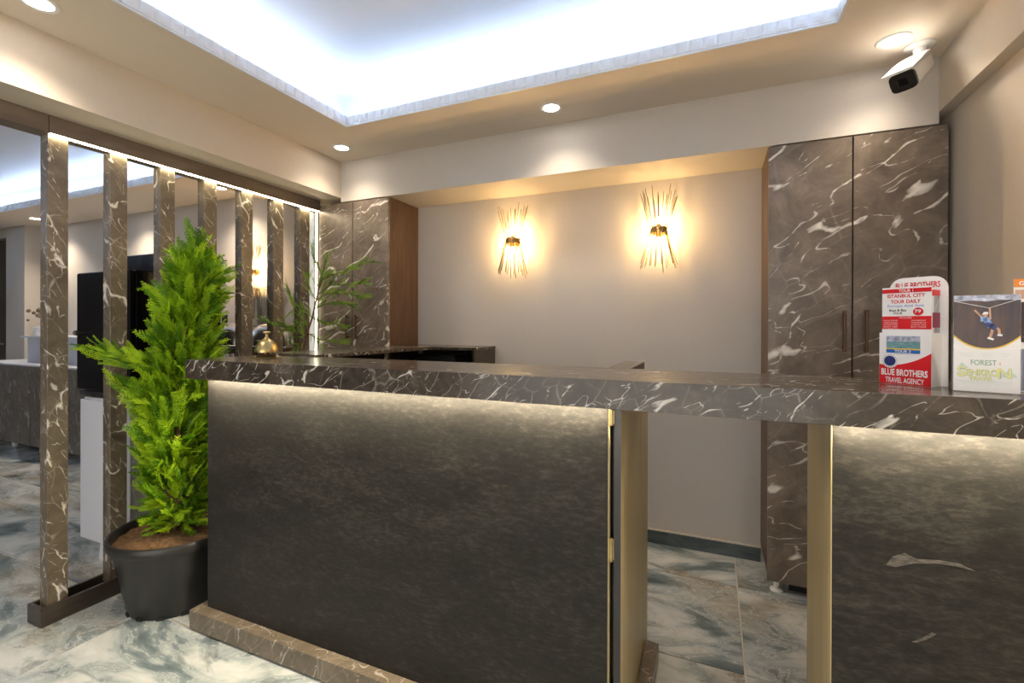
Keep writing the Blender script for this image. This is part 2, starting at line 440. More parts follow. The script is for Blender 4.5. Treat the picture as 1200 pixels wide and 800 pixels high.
TR = (-1.90, .42, -1.0, 2.05)
ceiling_with_tray(-2.345, XW, -2.6, YB, *TR)
cornice((TR[0], TR[2]), (TR[0], TR[3]), (1, 0), 0, 'trim_5')
cornice((TR[0], TR[3]), (TR[1], TR[3]), (0, -1), 0, 'trim_6')
cornice((TR[1], TR[2]), (TR[1], TR[3]), (-1, 0), 0, 'trim_7')
cornice((TR[0], TR[2]), (TR[1], TR[2]), (0, 1), 0, 'trim_8')
TF = (-8.0, -3.45, -1.0, 2.26)
ceiling_with_tray(-9.0, -2.66, -2.6, YB, *TF)
cornice((TF[0], TF[3]), (TF[1], TF[3]), (0, -1), 0, 'trim_9')
cornice((TF[1], TF[2]), (TF[1], TF[3]), (-1, 0), 0, 'trim_10')

bb = struct(boxo('baseboard_back', (-1.2, .231, YB-.012, YB, 0, .072), 'plinth_tile'))
boxo('top_trim', (-1.2, .231, YB-.010, YB, .072, .079), 'wall_beige', bb)
struct(boxo('baseboard_left', (-7.13, -2.62, YB-.012, YB, 0, .072), 'plinth_tile'))

# ------------------------------------------------------------------ downlights
def downlight(x, y, label, w=DOWN_W, first=[None]):
    if first[0] is None:
        t = thing('downlight', label, 'ceiling light', (x, y, ZC), 0, 'round recessed downlights')
        MB().lathe([(.041, .0), (.041, -.004), (.055, -.005), (.058, -.0015), (.058, 0)], 0, 0, 40, cap=False).build('ring', 'white', t, True, local=True)
        MB().lathe([(.0, -.0026), (.0405, -.0026), (.0405, -.0005)], 0, 0, 40).build('diffuser', 'lamp', t, local=True)
        first[0] = t
    else:
        t = copy_tree(first[0]); t.location = (x, y, ZC); t['label'] = label
    l = pointlight('downlight_lamp', (x, y, ZC-.02), w, DOWN_COL, .04, kind='SPOT', spot_size=A(125), spot_blend=1.0)
    return t
downlight(-2.147, 2.275, 'round downlight in the corner above the slatted screen', 7.5)
downlight(-.767, 2.275, 'round downlight in the ceiling above the left wall sconce niche', 7.5)
downlight(.638, 2.262, 'round downlight beside the security camera', 7.5)
downlight(-2.149, .84, 'round downlight at the top left edge of the picture', 13)
for x_, y_ in ((.66, .84), (-2.149, -.6), (.66, -.6), (-.767, -1.6)):  # out-of-view downlights added to light the front of the room
    downlight(x_, y_, 'unseen round downlight added to light the front of the lobby', 18)
downlight(-6.56, 2.54, 'small downlight over the sideboard beyond the screen', 20)
downlight(-3.69, 2.56, 'small downlight over the chafing dishes beyond the screen', 20)
downlight(-5.1, 2.54, 'small downlight beyond the screen between the other two', 20)

# ------------------------------------------------------------------ tall cabinets
def tall_cabinet(x0, x1, label, mat, hz, side_mat, sidex):
    t = thing('tall_cabinet', label, 'cabinet', ((x0+x1)/2, 2.65, 0), 0, None)
    b = MB().box(x0, x1, 2.50, YB-.002, .10, 2.088); b.build('carcass', side_mat, t)
    xm = (x0+x1)/2
    for a_, b_, hx in ((x0, xm-.002, xm-.034), (xm+.002, x1, xm+.046 if x0 < 0 else xm+.046)):
        d = MB().box(a_+.001, b_-.001, 2.479, 2.498, .065, 2.084, bev=.001).build('door', mat, t)
        h = MB(); z0, z1 = hz
        h.box(hx-.005, hx+.005, 2.452, 2.460, z0, z1, bev=.002)
        for z in (z0+.010, z1-.010): h.box(hx-.004, hx+.004, 2.459, 2.4792, z-.004, z+.004)
        for z in (z0, z1): h.box(hx-.0065, hx+.0065, 2.450, 2.4615, z-.006, z+.006, bev=.002)
        h.build('handle', 'bronze', d)
    return t
tc_r = tall_cabinet(.231, .884, 'tall brown marble-look cabinet with two doors at the right of the niche', 'stone_door', (1.147, 1.316), 'wood', .231)
for x_ in (.275, .84):
    MB().lathe([(.026, 0), (.028, .004), (.024, .012), (.012, .018), (.012, .10)], x_, 2.535, 20).build('foot', 'white', tc_r, True)
boxo('plinth', (.33, .79, 2.56, 2.575, 0, .10), 'black', tc_r)
boxo('gap_shade_strip', (.884, .9015, 2.53, 2.545, 0, 2.09), 'black', tc_r)  # black strip stands in for the shade between cabinet and wall
tc_l = tall_cabinet(-2.541, -1.947, 'tall brown marble-look cabinet with walnut side behind the pale plant', 'stone_door_left', (1.163, 1.314), 'wood', -1.947)
for x_ in (-2.49, -2.0):
    MB().lathe([(.026, 0), (.024, .012), (.012, .018), (.012, .10)], x_, 2.535, 20).build('foot', 'white', tc_l, True)

# ------------------------------------------------------------------ slatted screen
sc_ = thing('slatted_screen', 'screen of seven upright marble-look posts between lobby and dining room', 'screen', (-2.58, 1.75, 0))
HX0, HX1 = -2.62, -2.530
boxo('header', (HX0, HX1, 1.024, 2.476, 2.045, 2.1185), 'header', sc_, .001)
boxo('header', (HX0, HX1, -2.5, 1.0215, 2.045, 2.1185), 'header', sc_, .001)
boxo('led_strip', (-2.552, -2.532, 1.03, 2.474, 2.042, 2.0446), 'led_head', sc_)
boxo('led_strip', (-2.561, -2.553, 2.462, 2.474, .08, 2.035), 'led_end', sc_)
boxo('end_upright', (-2.62, -2.585, 2.425, 2.476, .076, 2.0445), 'grey_lam', sc_)
for y0, w_ in zip((1.028, 1.25, 1.463, 1.684, 1.904, 2.121, 2.330), (.069, .068, .069, .070, .072, .074, .078)):
    MB().box(-2.614, -2.556, y0, y0+w_, .058, 2.0445, bev=.0012).build('post', 'stone_post', sc_)
sill = MB().box(-2.645, -2.535, 1.0, 2.47, 0, .012).build('sill_base', 'dark_wood', sc_)
boxo('sill_board', (-2.549, -2.535, 1.014, 2.47, .012, .078), 'dark_wood', sc_, .001)
boxo('sill_board', (-2.645, -2.631, 1.014, 2.47, .012, .078), 'dark_wood', sc_, .001)
boxo('sill_end', (-2.645, -2.535, 1.0, 1.0135, .012, .078), 'dark_wood', sc_, .001)
boxo('sill_cap', (-2.631, -2.549, 1.0137, 1.097, .012, .057), 'dark_wood', sc_)

# ------------------------------------------------------------------ reception counter
ZU, ZTP = 1.030, 1.107
slab = MB().box(-2.0, .900, 1.24, 1.60, ZU, ZTP, bev=.0005)
slab = tag(slab.build('worktop', 'stone_slab'), 'long thick brown marble-look worktop along the front of the reception', 'worktop')
wt = MB().box(-1.985, -1.65, 1.602, 2.476, 1.0975, 1.115, bev=.001).box(-1.944, -1.65, 2.476, YB-.002, 1.0975, 1.115).box(-1.65, -1.332, 2.52, YB-.002, 1.0975, 1.115, bev=.001)
wt = tag(wt.build('desk_top', 'stone_slab'), 'lower angled desk top running back beside the tall cabinet behind the counter', 'worktop')

rc = thing('reception_counter', 'dark concrete-look counter left of the gap, lit under its worktop', 'counter', (-1.1, 1.45, 0))
boxo('front_panel', (-1.930, -.267, 1.287, 1.305, .081, ZU-.0005), 'panel', rc, .0008)
boxo('panel_edge', (-.267, -.262, 1.289, 1.304, .081, ZU-.0005), 'edge_metal', rc)
boxo('back_board', (-1.92, -.30, 1.33, 1.345, .0, ZU-.001), 'black', rc)
boxo('hinge_gap_shade', (-.2618, -.2515, 1.318, 1.328, .081, ZU-.0005), 'black', rc)  # no real part: black strip for the dark shade in the hinge gap
boxo('side_panel', (-.2505, -.231, 1.290, 1.85, .0, ZU-.0005), 'edge_metal', rc, .0006)
boxo('side_panel_edge', (-.2500, -.2315, 1.2885, 1.2899, .0, ZU-.001), 'dark_edge', rc)
boxo('inner_panel', (-.326, -.310, 1.602, 1.93, 0, 1.07), 'dark_wood', rc)
boxo('return_cap', (-.334, -.262, 1.602, 1.94, 1.072, 1.107), 'stone_slab', rc)
boxo('cap_edge', (-.2615, -.256, 1.602, 1.94, 1.072, 1.1065), 'dark_wood', rc)
boxo('left_panel', (-1.930, -1.912, 1.3055, 2.40, 0, 1.029), 'dark_wood', rc)
boxo('left_panel_riser', (-1.930, -1.912, 1.604, 2.40, 1.030, 1.097), 'dark_wood', rc)
for z0, z1 in ((.978, 1.022), (.606, .670), (.20, .264)):
    h = MB().lathe([(.0045, z0), (.0045, z1)], -.2565, 1.2845, 14).box(-.266, -.250, 1.2865, 1.2885, z0+.003, z1-.003).build('hinge', 'brass', rc, True)
boxo('led_strip', (-1.925, -.27, 1.252, 1.264, ZU-.0012, ZU-.0006), 'led', rc)
kb = MB().box(-1.973, -.184, 1.240, 1.2868, .006, .081, bev=.001)
kb.build('kickboard', 'stone_curb', rc)
boxo('kickboard', (-1.973, -1.932, 1.2872, 1.60, .006, .081), 'stone_curb', rc, .001)
boxo('kickboard', (-.2295, -.184, 1.2872, 1.80, .006, .081), 'stone_curb', rc, .001)
boxo('shadow_gap', (-1.965, -.19, 1.246, 1.2865, .0005, .0058), 'black', rc)

rr_ = thing('counter_pedestal', 'dark concrete-look counter pedestal right of the gap with golden lit side', 'counter', (.57, 1.4, 0))
boxo('front_panel', (.252, .900, 1.287, 1.305, .081, ZU-.0005), 'panel', rr_, .0008)
boxo('side_panel', (.252, .271, 1.3055, 1.598, 0, ZU-.0005), 'edge_metal', rr_)
boxo('edge_strip', (.2495, .2518, 1.287, 1.303, 0, ZU-.001), 'edge_metal', rr_)
boxo('back_panel', (.272, .900, 1.58, 1.597, 0, ZU-.001), 'dark_wood', rr_)
boxo('kickboard', (.256, .900, 1.240, 1.2868, .006, .081), 'stone_curb', rr_, .001)
boxo('led_strip', (.255, .895, 1.252, 1.264, ZU-.0012, ZU-.0006), 'led', rr_)

M['scuff'] = noisy('pale_scuff_mark', (.022, .02, .018), (.15, .135, .115), 45, .6, (1, 1, 3))
MB().prism([(0.353, 0.720), (0.365, 0.741), (0.386, 0.753), (0.408, 0.744), (0.445, 0.749), (0.480, 0.749), (0.505, 0.738), (0.473, 0.742), (0.442, 0.741), (0.401, 0.733), (0.371, 0.719)], 1.2866, 1.2869).build('scuff_mark', 'scuff', rr_)
MB().prism([(0.399, 0.561), (0.416, 0.573), (0.434, 0.591), (0.442, 0.589), (0.425, 0.573), (0.409, 0.562)], 1.2866, 1.2869).build('scuff_mark', 'scuff', rr_)

dk = thing('staff_desk', 'dark open desk unit under the lower top behind the counter', 'desk', (-1.4, 2.6, 0))
boxo('end_panel', (-1.346, -1.334, 2.525, YB-.004, 0, 1.097), 'dark_wood', dk)
boxo('back_board', (-1.90, -1.347, YB-.018, YB-.004, 0, 1.097), 'dark_wood', dk)
boxo('shelf', (-1.90, -1.347, 2.54, YB-.019, .74, .76), 'dark_wood', dk)
pr = thing('office_printer', 'black office printer in the dark recess under the rear desk top', 'printer', (-1.55, 2.58, .76))
boxo('body', (-1.80, -1.50, 2.56, 2.78, .7605, 1.06), 'screen_black', pr, .012)
boxo('paper_tray', (-1.77, -1.53, 2.54, 2.5595, .80, .83), 'screen_black', pr, .004)

# ------------------------------------------------------------------ sconces
def sconce(x, y, z, label, group='brass wall sconces with fanned rods'):
    t = thing('wall_sconce', label, 'wall lamp', (x, y, z), 0, group)
    rnd = random.Random(int(x*1000))
    MB().lathe([(.030, 0), (.030, -.008), (.010, -.010), (.010, -.052)], 0, 0, 24, 'Y').build('wall_plate', 'gold', t, True, local=True)
    b = MB(); yc = -.062
    b.lathe([(.037, -.018), (.039, -.018), (.039, .018), (.037, .018)], 0, yc, 28, cap=False)
    b.lathe([(.0, -.026), (.006, -.024), (.011, -.016), (.011, .0)], 0, yc-.040+.014, 16, 'Y')
    b.box(-.039, .039, yc-.004, yc+.004, -.010, .010)
    b.build('waist_band', 'gold', t, True, local=True)
    MB().lathe([(.011, -.038), (.011, .038)], 0, yc, 16).build('lamp_holder', 'gold', t, True, local=True)
    for sg in (-1, 1):
        for k in range(18):
            a_ = 2*PI*(k+.5*(sg > 0))/18 + rnd.uniform(-.08, .08); ln = .205 + rnd.uniform(-.035, .028)
            r0, r1 = .040, .100 + rnd.uniform(-.004, .004)
            yk = .60
            p0 = (r0*math.cos(a_), yc + r0*math.sin(a_)*.95, sg*.012*-1)
            p1 = (r1*math.cos(a_), yc + r1*math.sin(a_)*yk, sg*(ln+.012))
            MB().tube([p0, p1], [.0021, .0018], 6).build('rod', 'rod', t, local=True)
        bl = MB().lathe([(.0, .040), (.007, .042), (.0085, .050), (.0085, .062), (.005, .070), (0, .073)], 0, yc, 16)
        if sg < 0:
            for v in bl.b.verts: v.co.z *= -1
        bl.build('bulb', 'bulb', t, True, local=True)
    return t
sconce(-1.186, YB, 1.79, 'left of the two glowing brass sconces on the niche wall')
sconce(-.288, YB, 1.79, 'right of the two glowing brass sconces on the niche wall')
sconce(-3.59, YB, 1.70, 'brass sconce glimpsed between posts above the chrome utensil rail')

# ------------------------------------------------------------------ security camera
cc = thing('security_camera', 'white bullet security camera hanging under the ceiling corner', 'camera', (.745, 2.345, ZC))
MB().lathe([(.0, 0), (.050, 0), (.050, -.006), (.044, -.011), (.022, -.013), (.019, -.055), (.014, -.085), (.0, -.087)], .745, 2.345, 32, cz=ZC).build('ceiling_mount', 'white', cc, True)
bd = MB()
ax = Vector((-.52, -.62, -.62)).normalized()
q = Vector((.738, 2.335, ZC-.085))
side = ax.cross(Vector((0, 0, 1))).normalized(); up_ = side.cross(ax).normalized()
def loft(b, secs, n=20):
    rings = []
    for dist, w_, h_, off in secs:
        ring = []
        for k in range(n):
            a_ = 2*PI*k/n; cx_ = math.copysign(abs(math.cos(a_))**.45, math.cos(a_)); sz_ = math.copysign(abs(math.sin(a_))**.45, math.sin(a_))
            ring.append(b.verts.new(q + (ax*dist + side*(cx_*w_*1.1) + up_*(sz_*h_+off))*1.25))
        rings.append(ring)
    for a_, c_ in zip(rings, rings[1:]):
        for k in range(n): b.faces.new((a_[k], a_[(k+1) % n], c_[(k+1) % n], c_[k]))
    b.faces.new(list(reversed(rings[0]))); b.faces.new(rings[-1])
loft(bd.b, [(-.03, .022, .020, 0), (-.02, .028, .026, 0), (.10, .032, .030, 0), (.112, .033, .031, 0)])
bd.build('body', 'white', cc, True)
vs = MB(); loft(vs.b, [(-.015, .030, .004, .031), (.02, .034, .004, .035), (.135, .037, .004, .036)]); vs.build('sun_visor', 'white', cc, True)
fr = MB(); loft(fr.b, [(.1122, .031, .029, 0), (.121, .030, .028, 0)]); fr.build('dark_front', 'screen_black', cc, True)
ln_ = MB(); loft(ln_.b, [(.1212, .012, .012, 0), (.1235, .009, .009, 0)]); ln_.build('lens', 'gloss_black', cc, True)

# ------------------------------------------------------------------ bell
bl = thing('counter_bell', 'aged brass reception bell with push knob on the worktop end', 'bell', (-1.81, 1.475, ZTP))
X, Y, Z = -1.795, 1.455, ZTP
BELL0 = set(bpy.data.objects)
MB().lathe([(.0, .0), (.050, .0), (.051, .003), (.044, .005), (.036, .010), (.012, .012), (0, .012)], X, Y, 40, cz=Z).build('base', 'brass', bl, True)
MB().lathe([(.013, .012), (.013, .020), (.006, .020), (.006, .065)], X, Y, 16, cz=Z).lathe([(.004, .011), (.004, .021)], X-.025, Y-.012, 10, cz=Z).build('striker', 'bronze', bl, True)
MB().lathe([(.0400, .019), (.0425, .019), (.0425, .025), (.0405, .031), (.037, .041), (.029, .052), (.018, .059), (.012, .061), (.012, .059), (.018, .056), (.028, .048), (.035, .038), (.0385, .028), (.0400, .019)], X, Y, 44, cz=Z, cap=False).build('dome', 'brass', bl, True)
MB().lathe([(.012, .061), (.012, .064), (.006, .067), (.0045, .078), (.008, .080), (.0135, .082), (.0135, .086), (.006, .088), (0, .0882)], X, Y, 28, cz=Z).build('push_knob', 'brass', bl, True)

bl.location = (X, Y, Z)
for o in set(bpy.data.objects) - BELL0:
    for v in o.data.vertices: v.co = ((v.co.x + -1.81 - X)*1.12, (v.co.y + 1.475 - Y)*1.12, v.co.z*1.32)
    o.location = (0, 0, 0)

# ------------------------------------------------------------------ foliage
def plume(rnd, Ln, droop=0.0, width=1.0, fine=1.0):
    """a feathery flat spray along +z, returned as triangles"""
    T = []
    def sl(p, d, l, w):
        d = d.normalized(); u = d.cross(Vector((.3, .9, .2))).normalized(); v = d.cross(u)
        for k in (u, v): T.append((p-k*w, p+k*w, p+d*l))
    n = int(10*fine)
    pts = []
    for i in range(n+1):
        t = i/n; pts.append(Vector((0, droop*Ln*t*t, Ln*t*(1-.15*abs(droop)*t))))
    for i in range(n):
        a_, b_ = pts[i], pts[i+1]; t = i/n; d = (b_-a_)
        sl(a_, d, d.length*1.6, .0022*(1.3-t))
        for sg in (-1, 1):
            l = Ln*.42*width*(1-t*.75)*rnd.uniform(.75, 1.15)*(.6+.4*min(1, t*5))
            dd = (Vector((sg, rnd.uniform(-.35, .35), 0))*.85 + d.normalized()*1.15).normalized()
            sl(a_, dd, l, .0027)
            for f_ in (.30, .58, .82):
                pp = a_ + dd*l*f_
                for s2 in (-1, 1):
                    e_ = (dd + d.normalized()*.35 + Vector((dd.z*s2, rnd.uniform(-.4, .4), -dd.x*s2))*.75).normalized()
                    sl(pp, e_, l*.42*(1.15-f_), .0032)
    return T
def foliage(name, mat, parent, placements, tmpl, smoothless=True):
    verts, faces, tone = [], [], []
    rq = random.Random(11)
    org = world_loc(parent)
    for (p, d, roll, scl, ti) in placements:
        d = Vector(d).normalized()
        q = d.to_track_quat('Z', 'Y').to_matrix() @ Matrix.Rotation(roll, 3, 'Z')
        p = Vector(p) - org
        tn = rq.random()
        for tri in tmpl[ti]:
            k = len(verts)
            verts.extend([tuple(q @ (v*scl) + p) for v in tri]); faces.append((k, k+1, k+2)); tone.extend([tn, tn, min(1, tn+.25)])
    me = bpy.data.meshes.new(name); me.from_pydata(verts, [], faces); me.materials.append(M[mat])
    at = me.attributes.new('tone', 'FLOAT', 'POINT'); at.data.foreach_set('value', tone)
    o = bpy.data.objects.new(name, me); C.objects.link(o); o.parent = parent; o['kind'] = 'stuff'
    return o

PC = Vector((-2.265, 1.38))
tr = thing('potted_cypress', 'lime green feathery cypress in a big black nursery pot beside the counter', 'plant', (PC.x, PC.y, 0))
pot = MB().lathe([(.0, .012), (.180, .012), (.186, 0), (.190, 0), (.196, .03), (.247, .285), (.262, .290), (.266, .298), (.266, .318), (.260, .328), (.250, .328), (.244, .318), (.240, .285)], PC.x, PC.y, 72, cap=False).build('pot', 'pot', tr, True)
for k in range(14):
    a_ = 2*PI*k/14
    p = Vector((PC.x + .1925*math.cos(a_), PC.y + .1925*math.sin(a_), .0))
    b = MB().box(-.014, .014, -.0015, .0045, .0, .014)
    bmesh.ops.rotate(b.b, verts=b.b.verts, cent=(0, 0, 0), matrix=Matrix.Rotation(a_-PI/2, 3, 'Z'))
    bmesh.ops.translate(b.b, verts=b.b.verts, vec=p)
    b.build('drain_notch', 'black', pot)
so = MB()
rnd = random.Random(3)
rings = []
for i in range(9):
    r = .2405*i/8; rings.append([so.b.verts.new((PC.x+r*math.cos(2*PI*k/40), PC.y+r*math.sin(2*PI*k/40), .290 + .035*(1-i/8) + rnd.uniform(-.008, .008))) for k in range(40)])
for a_, b_ in zip(rings, rings[1:]):
    for k in range(40): so.b.faces.new((a_[k], a_[(k+1) % 40], b_[(k+1) % 40], b_[k]))
so.build('soil', 'soil', tr, True)
def axis(z):
    t = max(0, (z-.9)/.8)
    return Vector((PC.x - .02 + .10*t + .012*math.sin(z*3), PC.y + .05*t, z))
MB().tube([axis(.30+.12*i) - Vector((0, 0, .0)) for i in range(11)], [.020-.0016*i for i in range(11)], 10).build('trunk', 'bark', tr, True)
for k in range(7):
    a_ = rnd.uniform(0, 2*PI); z = rnd.uniform(.36, .55)
    p = axis(z); MB().tube([p, p+Vector((math.cos(a_)*.05, math.sin(a_)*.05, .06)), p+Vector((math.cos(a_)*.10, math.sin(a_)*.10, .16))], [.007, .005, .003], 6).build('branch', 'bark', tr, True)
tm = [plume(rnd, .15, dr_, w_) for dr_, w_ in ((.25, 1), (.1, .85), (.4, 1.1), (-.15, .9))]
def crown(z):
    pts = [(.33, .05), (.40, .10), (.50, .135), (.70, .150), (.95, .150), (1.15, .115), (1.35, .09), (1.5, .068), (1.62, .035), (1.70, .01)]
    for (a_, r0), (b_, r1) in zip(pts, pts[1:]):
        if a_ <= z <= b_: return r0+(r1-r0)*(z-a_)/(b_-a_)
    return 0
pl = []
for k in range(1500):
    z = .36 + 1.20*rnd.random()**1.05
    a_ = rnd.uniform(0, 2*PI); R_ = crown(z)
    rr0 = R_*math.sqrt(rnd.uniform(.12, .62))
    c0 = axis(z)
    dirr = Vector((math.cos(a_), math.sin(a_), rnd.uniform(.7, 1.7) + max(0, z-1.3)*3))
    p = c0 + Vector((math.cos(a_)*rr0, math.sin(a_)*rr0, -.03))
    if z < .5: dirr.z = rnd.uniform(-.1, .9)
    pl.append((p, dirr, rnd.uniform(0, 2*PI), rnd.uniform(.42, .98)*(.8 if z < .5 else 1), rnd.randrange(4)))
for k in range(26):   # leader
    z = 1.45 + .17*rnd.random(); a_ = rnd.uniform(0, 2*PI)
    pl.append((axis(z)+Vector((math.cos(a_)*.02, math.sin(a_)*.02, 0)), (math.cos(a_)*.25, math.sin(a_)*.25, 1), rnd.uniform(0, 6), rnd.uniform(.6, .95), rnd.randrange(4)))
# stray boughs: left low one and right ones
camR = Vector((c, s, 0))
for z0, dr_, ln_b, n_ in ((1.02, Vector((-.62, -.78, .25)), .27, 40), (.90, Vector((-.62, -.78, .2)), .18, 22), (1.44, camR, .07, 22), (1.34, camR, .04, 12), (.72, camR, .06, 10), (1.36, -camR, .10, 14)):
    for k in range(n_):
        t = rnd.random()
        p = axis(z0) + dr_*(.05+ln_b*t*.85) + Vector((rnd.uniform(-.02, .02), rnd.uniform(-.03, .03), rnd.uniform(-.03, .03) + t*.03))
        pl.append((p, dr_*1.1 + Vector((rnd.uniform(-.4, .4), rnd.uniform(-.4, .4), rnd.uniform(.2, .8))), rnd.uniform(0, 6), rnd.uniform(.45, .8), rnd.randrange(4)))
pl = [q_ for q_ in pl if (Vector(q_[0]) + Vector(q_[1]).normalized()*.15*q_[3]).x > -2.545]
foliage('foliage', 'leaf', tr, pl, tm)

# open conifer behind the counter
def P2(u, v, y):
    a_ = (u-600)/549; b_ = (382.5-v)/549
    r = Rx*a_ + Uy*b_ + fw; return Vector((0, 0, H)) + r*(y/r.y)
p2 = thing('young_conifer', 'airy young conifer rising behind the bell in front of the marble cabinet', 'plant', (-2.25, 2.05, 0))
MB().lathe([(0, .0), (.09, 0), (.12, .22), (.125, .22), (.125, .24), (.112, .24), (.108, .20), (0, .20)], -2.25, 2.05, 32, cap=False).build('pot', 'pot', p2, True)
stem = [Vector((-2.25, 2.05, .20)), Vector((-2.25, 2.05, .7)), P2(354, 413, 2.05), P2(358, 396, 2.05), P2(366, 372, 2.05), P2(372, 345, 2.05), P2(377, 320, 2.05), P2(383, 305, 2.05)]
MB().tube(stem, [.008, .008, .007, .006, .005, .004, .003, .002], 8).build('stem', 'bark', p2, True)
brs = [[(358, 396), (350, 390), (338, 386), (330, 378)], [(357, 400), (345, 408), (340, 400), (342, 392)], [(362, 384), (352, 372), (342, 352), (337, 334)], [(362, 382), (350, 380), (335, 384), (318, 380), (306, 374)],
       [(366, 372), (378, 378), (392, 380), (404, 384)], [(368, 362), (382, 356), (398, 352), (412, 358)], [(370, 352), (385, 343), (402, 342), (428, 348)], [(372, 345), (388, 334), (408, 334), (430, 332)],
       [(374, 330), (388, 322), (405, 318), (432, 306)], [(370, 350), (362, 338), (358, 322)], [(377, 320), (370, 308), (366, 294)], [(360, 390), (375, 398), (392, 400), (404, 402)], [(372, 342), (377, 330), (380, 312), (384, 298)], [(366, 372), (356, 362), (346, 360), (340, 366)]]
pl2 = []; bt = MB()
for i, br in enumerate(brs):
    yy = 2.05 + (.0 if br[-1][0] < 360 else .05)*(1 if i % 2 else -.5)
    w3 = [P2(u, v, 2.05 + (yy-2.05)*k/(len(br)-1)) for k, (u, v) in enumerate(br)]
    bt.tube(w3, [.0030 - .0006*k for k in range(len(w3))], 5)
    for a_, b_ in zip(w3, w3[1:]):
        n_ = max(2, int((b_-a_).length/.014))
        for k in range(n_):
            p = a_.lerp(b_, (k+rnd.random())/n_); d = (b_-a_).normalized()
            sd = Vector((rnd.uniform(-1, 1), rnd.uniform(-.5, .5), rnd.uniform(-.5, .9)))*.75
            pl2.append((p, d + sd, rnd.uniform(0, 6), rnd.uniform(.32, .58), rnd.randrange(3)))
bt.build('branches', 'bark', p2, True)
tm2 = [plume(rnd, .15, .1, .75, .7) for _ in range(3)]
foliage('foliage', 'leaf2', p2, pl2, tm2)

# ------------------------------------------------------------------ dining room beyond the screen
sb = thing('sideboard', 'low marble-fronted sideboard with white top seen at the far left', 'sideboard', (-6.0, 2.5, 0))
boxo('carcass', (-7.1, -5.02, 2.33, YB-.014, .08, .845), 'white_lam', sb)
boxo('top', (-7.1, -5.0, 2.30, YB-.014, .8455, .862), 'white_lam', sb, .001)
for k in range(4):
    x0 = -7.1 + .52*k; boxo('door', (x0+.002, x0+.518, 2.311, 2.3295, .078, .844), 'stone_low', sb, .001)
boxo('handle', (-5.60, -5.585, 2.302, 2.311, .62, .76), 'black', sb)
for x_ in (-6.6, -6.05, -5.3): MB().lathe([(.022, 0), (.022, .08)], x_, 2.40, 14).build('foot', 'white', sb, True)
sh = thing('white_shelf_unit', 'white open shelf box standing on the sideboard', 'shelf', (-5.9, 2.5, .862))
boxo('top_board', (-6.55, -5.10, 2.42, YB-.014, 1.115, 1.133), 'white_lam', sh)
boxo('back_board', (-6.45, -5.12, 2.60, 2.612, .8625, 1.1145), 'white_lam', sh)
for x_ in (-6.46, -5.78, -5.13): boxo('upright', (x_, x_+.018, 2.44, 2.60, .8625, 1.1145), 'white_lam', sh)
bt_ = thing('bonsai_ornament', 'small dried bonsai in a white bowl on the white shelf', 'ornament', (-6.25, 2.50, 1.1335))
MB().lathe([(0, 0), (.10, 0), (.085, .085), (.07, .095), (0, .09)], -6.25, 2.50, 20, cz=1.1335).build('bowl', 'white', bt_, True)
MB().tube([(-6.25, 2.5, 1.22), (-6.245, 2.5, 1.27), (-6.255, 2.5, 1.32)], [.012, .009, .007], 7).build('trunk', 'bark', bt_, True)
M['dried'] = noisy('dried_brown_leaves', (.12, .09, .06), (.34, .29, .22), 30, .9)
b = MB()
for k in range(46):
    p = Vector((-6.25+rnd.gauss(0, .055), 2.5+rnd.gauss(0, .04), 1.345+rnd.gauss(0, .035)))
    r = bmesh.ops.create_icosphere(b.b, subdivisions=1, radius=rnd.uniform(.014, .026))
    for v in r['verts']: v.co = v.co + p
b.build('dried_leaves', 'dried', bt_)

fr_ = thing('black_fridge', 'gloss black small fridge with round knob standing on the white cabinet', 'fridge', (-2.95, 1.65, .87))
boxo('body', (-3.18, -2.70, 1.43, 1.88, .895, 1.53), 'gloss_black', fr_, .006)
boxo('door', (-3.18, -2.70, 1.40, 1.428, .90, 1.528), 'gloss_black', fr_, .006)
MB().lathe([(.006, 0), (.006, -.018), (.014, -.020), (.014, -.032), (.0, -.034)], -3.128, 1.40, 16, 'Y', 1.205).build('knob', 'steel', fr_, True)
boxo('bottom_grille', (-3.17, -2.71, 1.41, 1.87, .872, .8945), 'screen_black', fr_)
for x_ in (-3.12, -2.76): MB().lathe([(.014, .8585), (.014, .8718)], x_, 1.45, 12).build('foot', 'screen_black', fr_)
wc = thing('white_cabinet', 'white floor cabinet on a stubby leg behind the first two posts', 'cabinet', (-2.95, 1.62, 0))
boxo('carcass', (-3.14, -2.69, 1.418, 1.86, .105, .858), 'white_lam', wc, .001)
boxo('door', (-3.14, -2.69, 1.40, 1.417, .105, .848), 'white_lam', wc, .001)
for x_ in (-3.00, -2.75): MB().lathe([(.034, 0), (.034, .02), (.026, .105)], x_, 1.455, 18).build('leg', 'white_lam', wc, True)
tb = thing('black_oven', 'black counter oven with lights, taller, behind the fridge', 'oven', (-3.68, 2.0, 0))
boxo('body', (-3.99, -3.38, 1.905, 2.15, .90, 1.722), 'gloss_black', tb, .006)
boxo('base_cabinet', (-3.99, -3.38, 1.91, 2.15, 0, .898), 'white_lam', tb)
for x_ in (-3.46, -3.52): MB().lathe([(.008, 0), (.008, -.004)], x_, 1.905, 10, 'Y', 1.58).build('indicator_light', 'steel', tb)

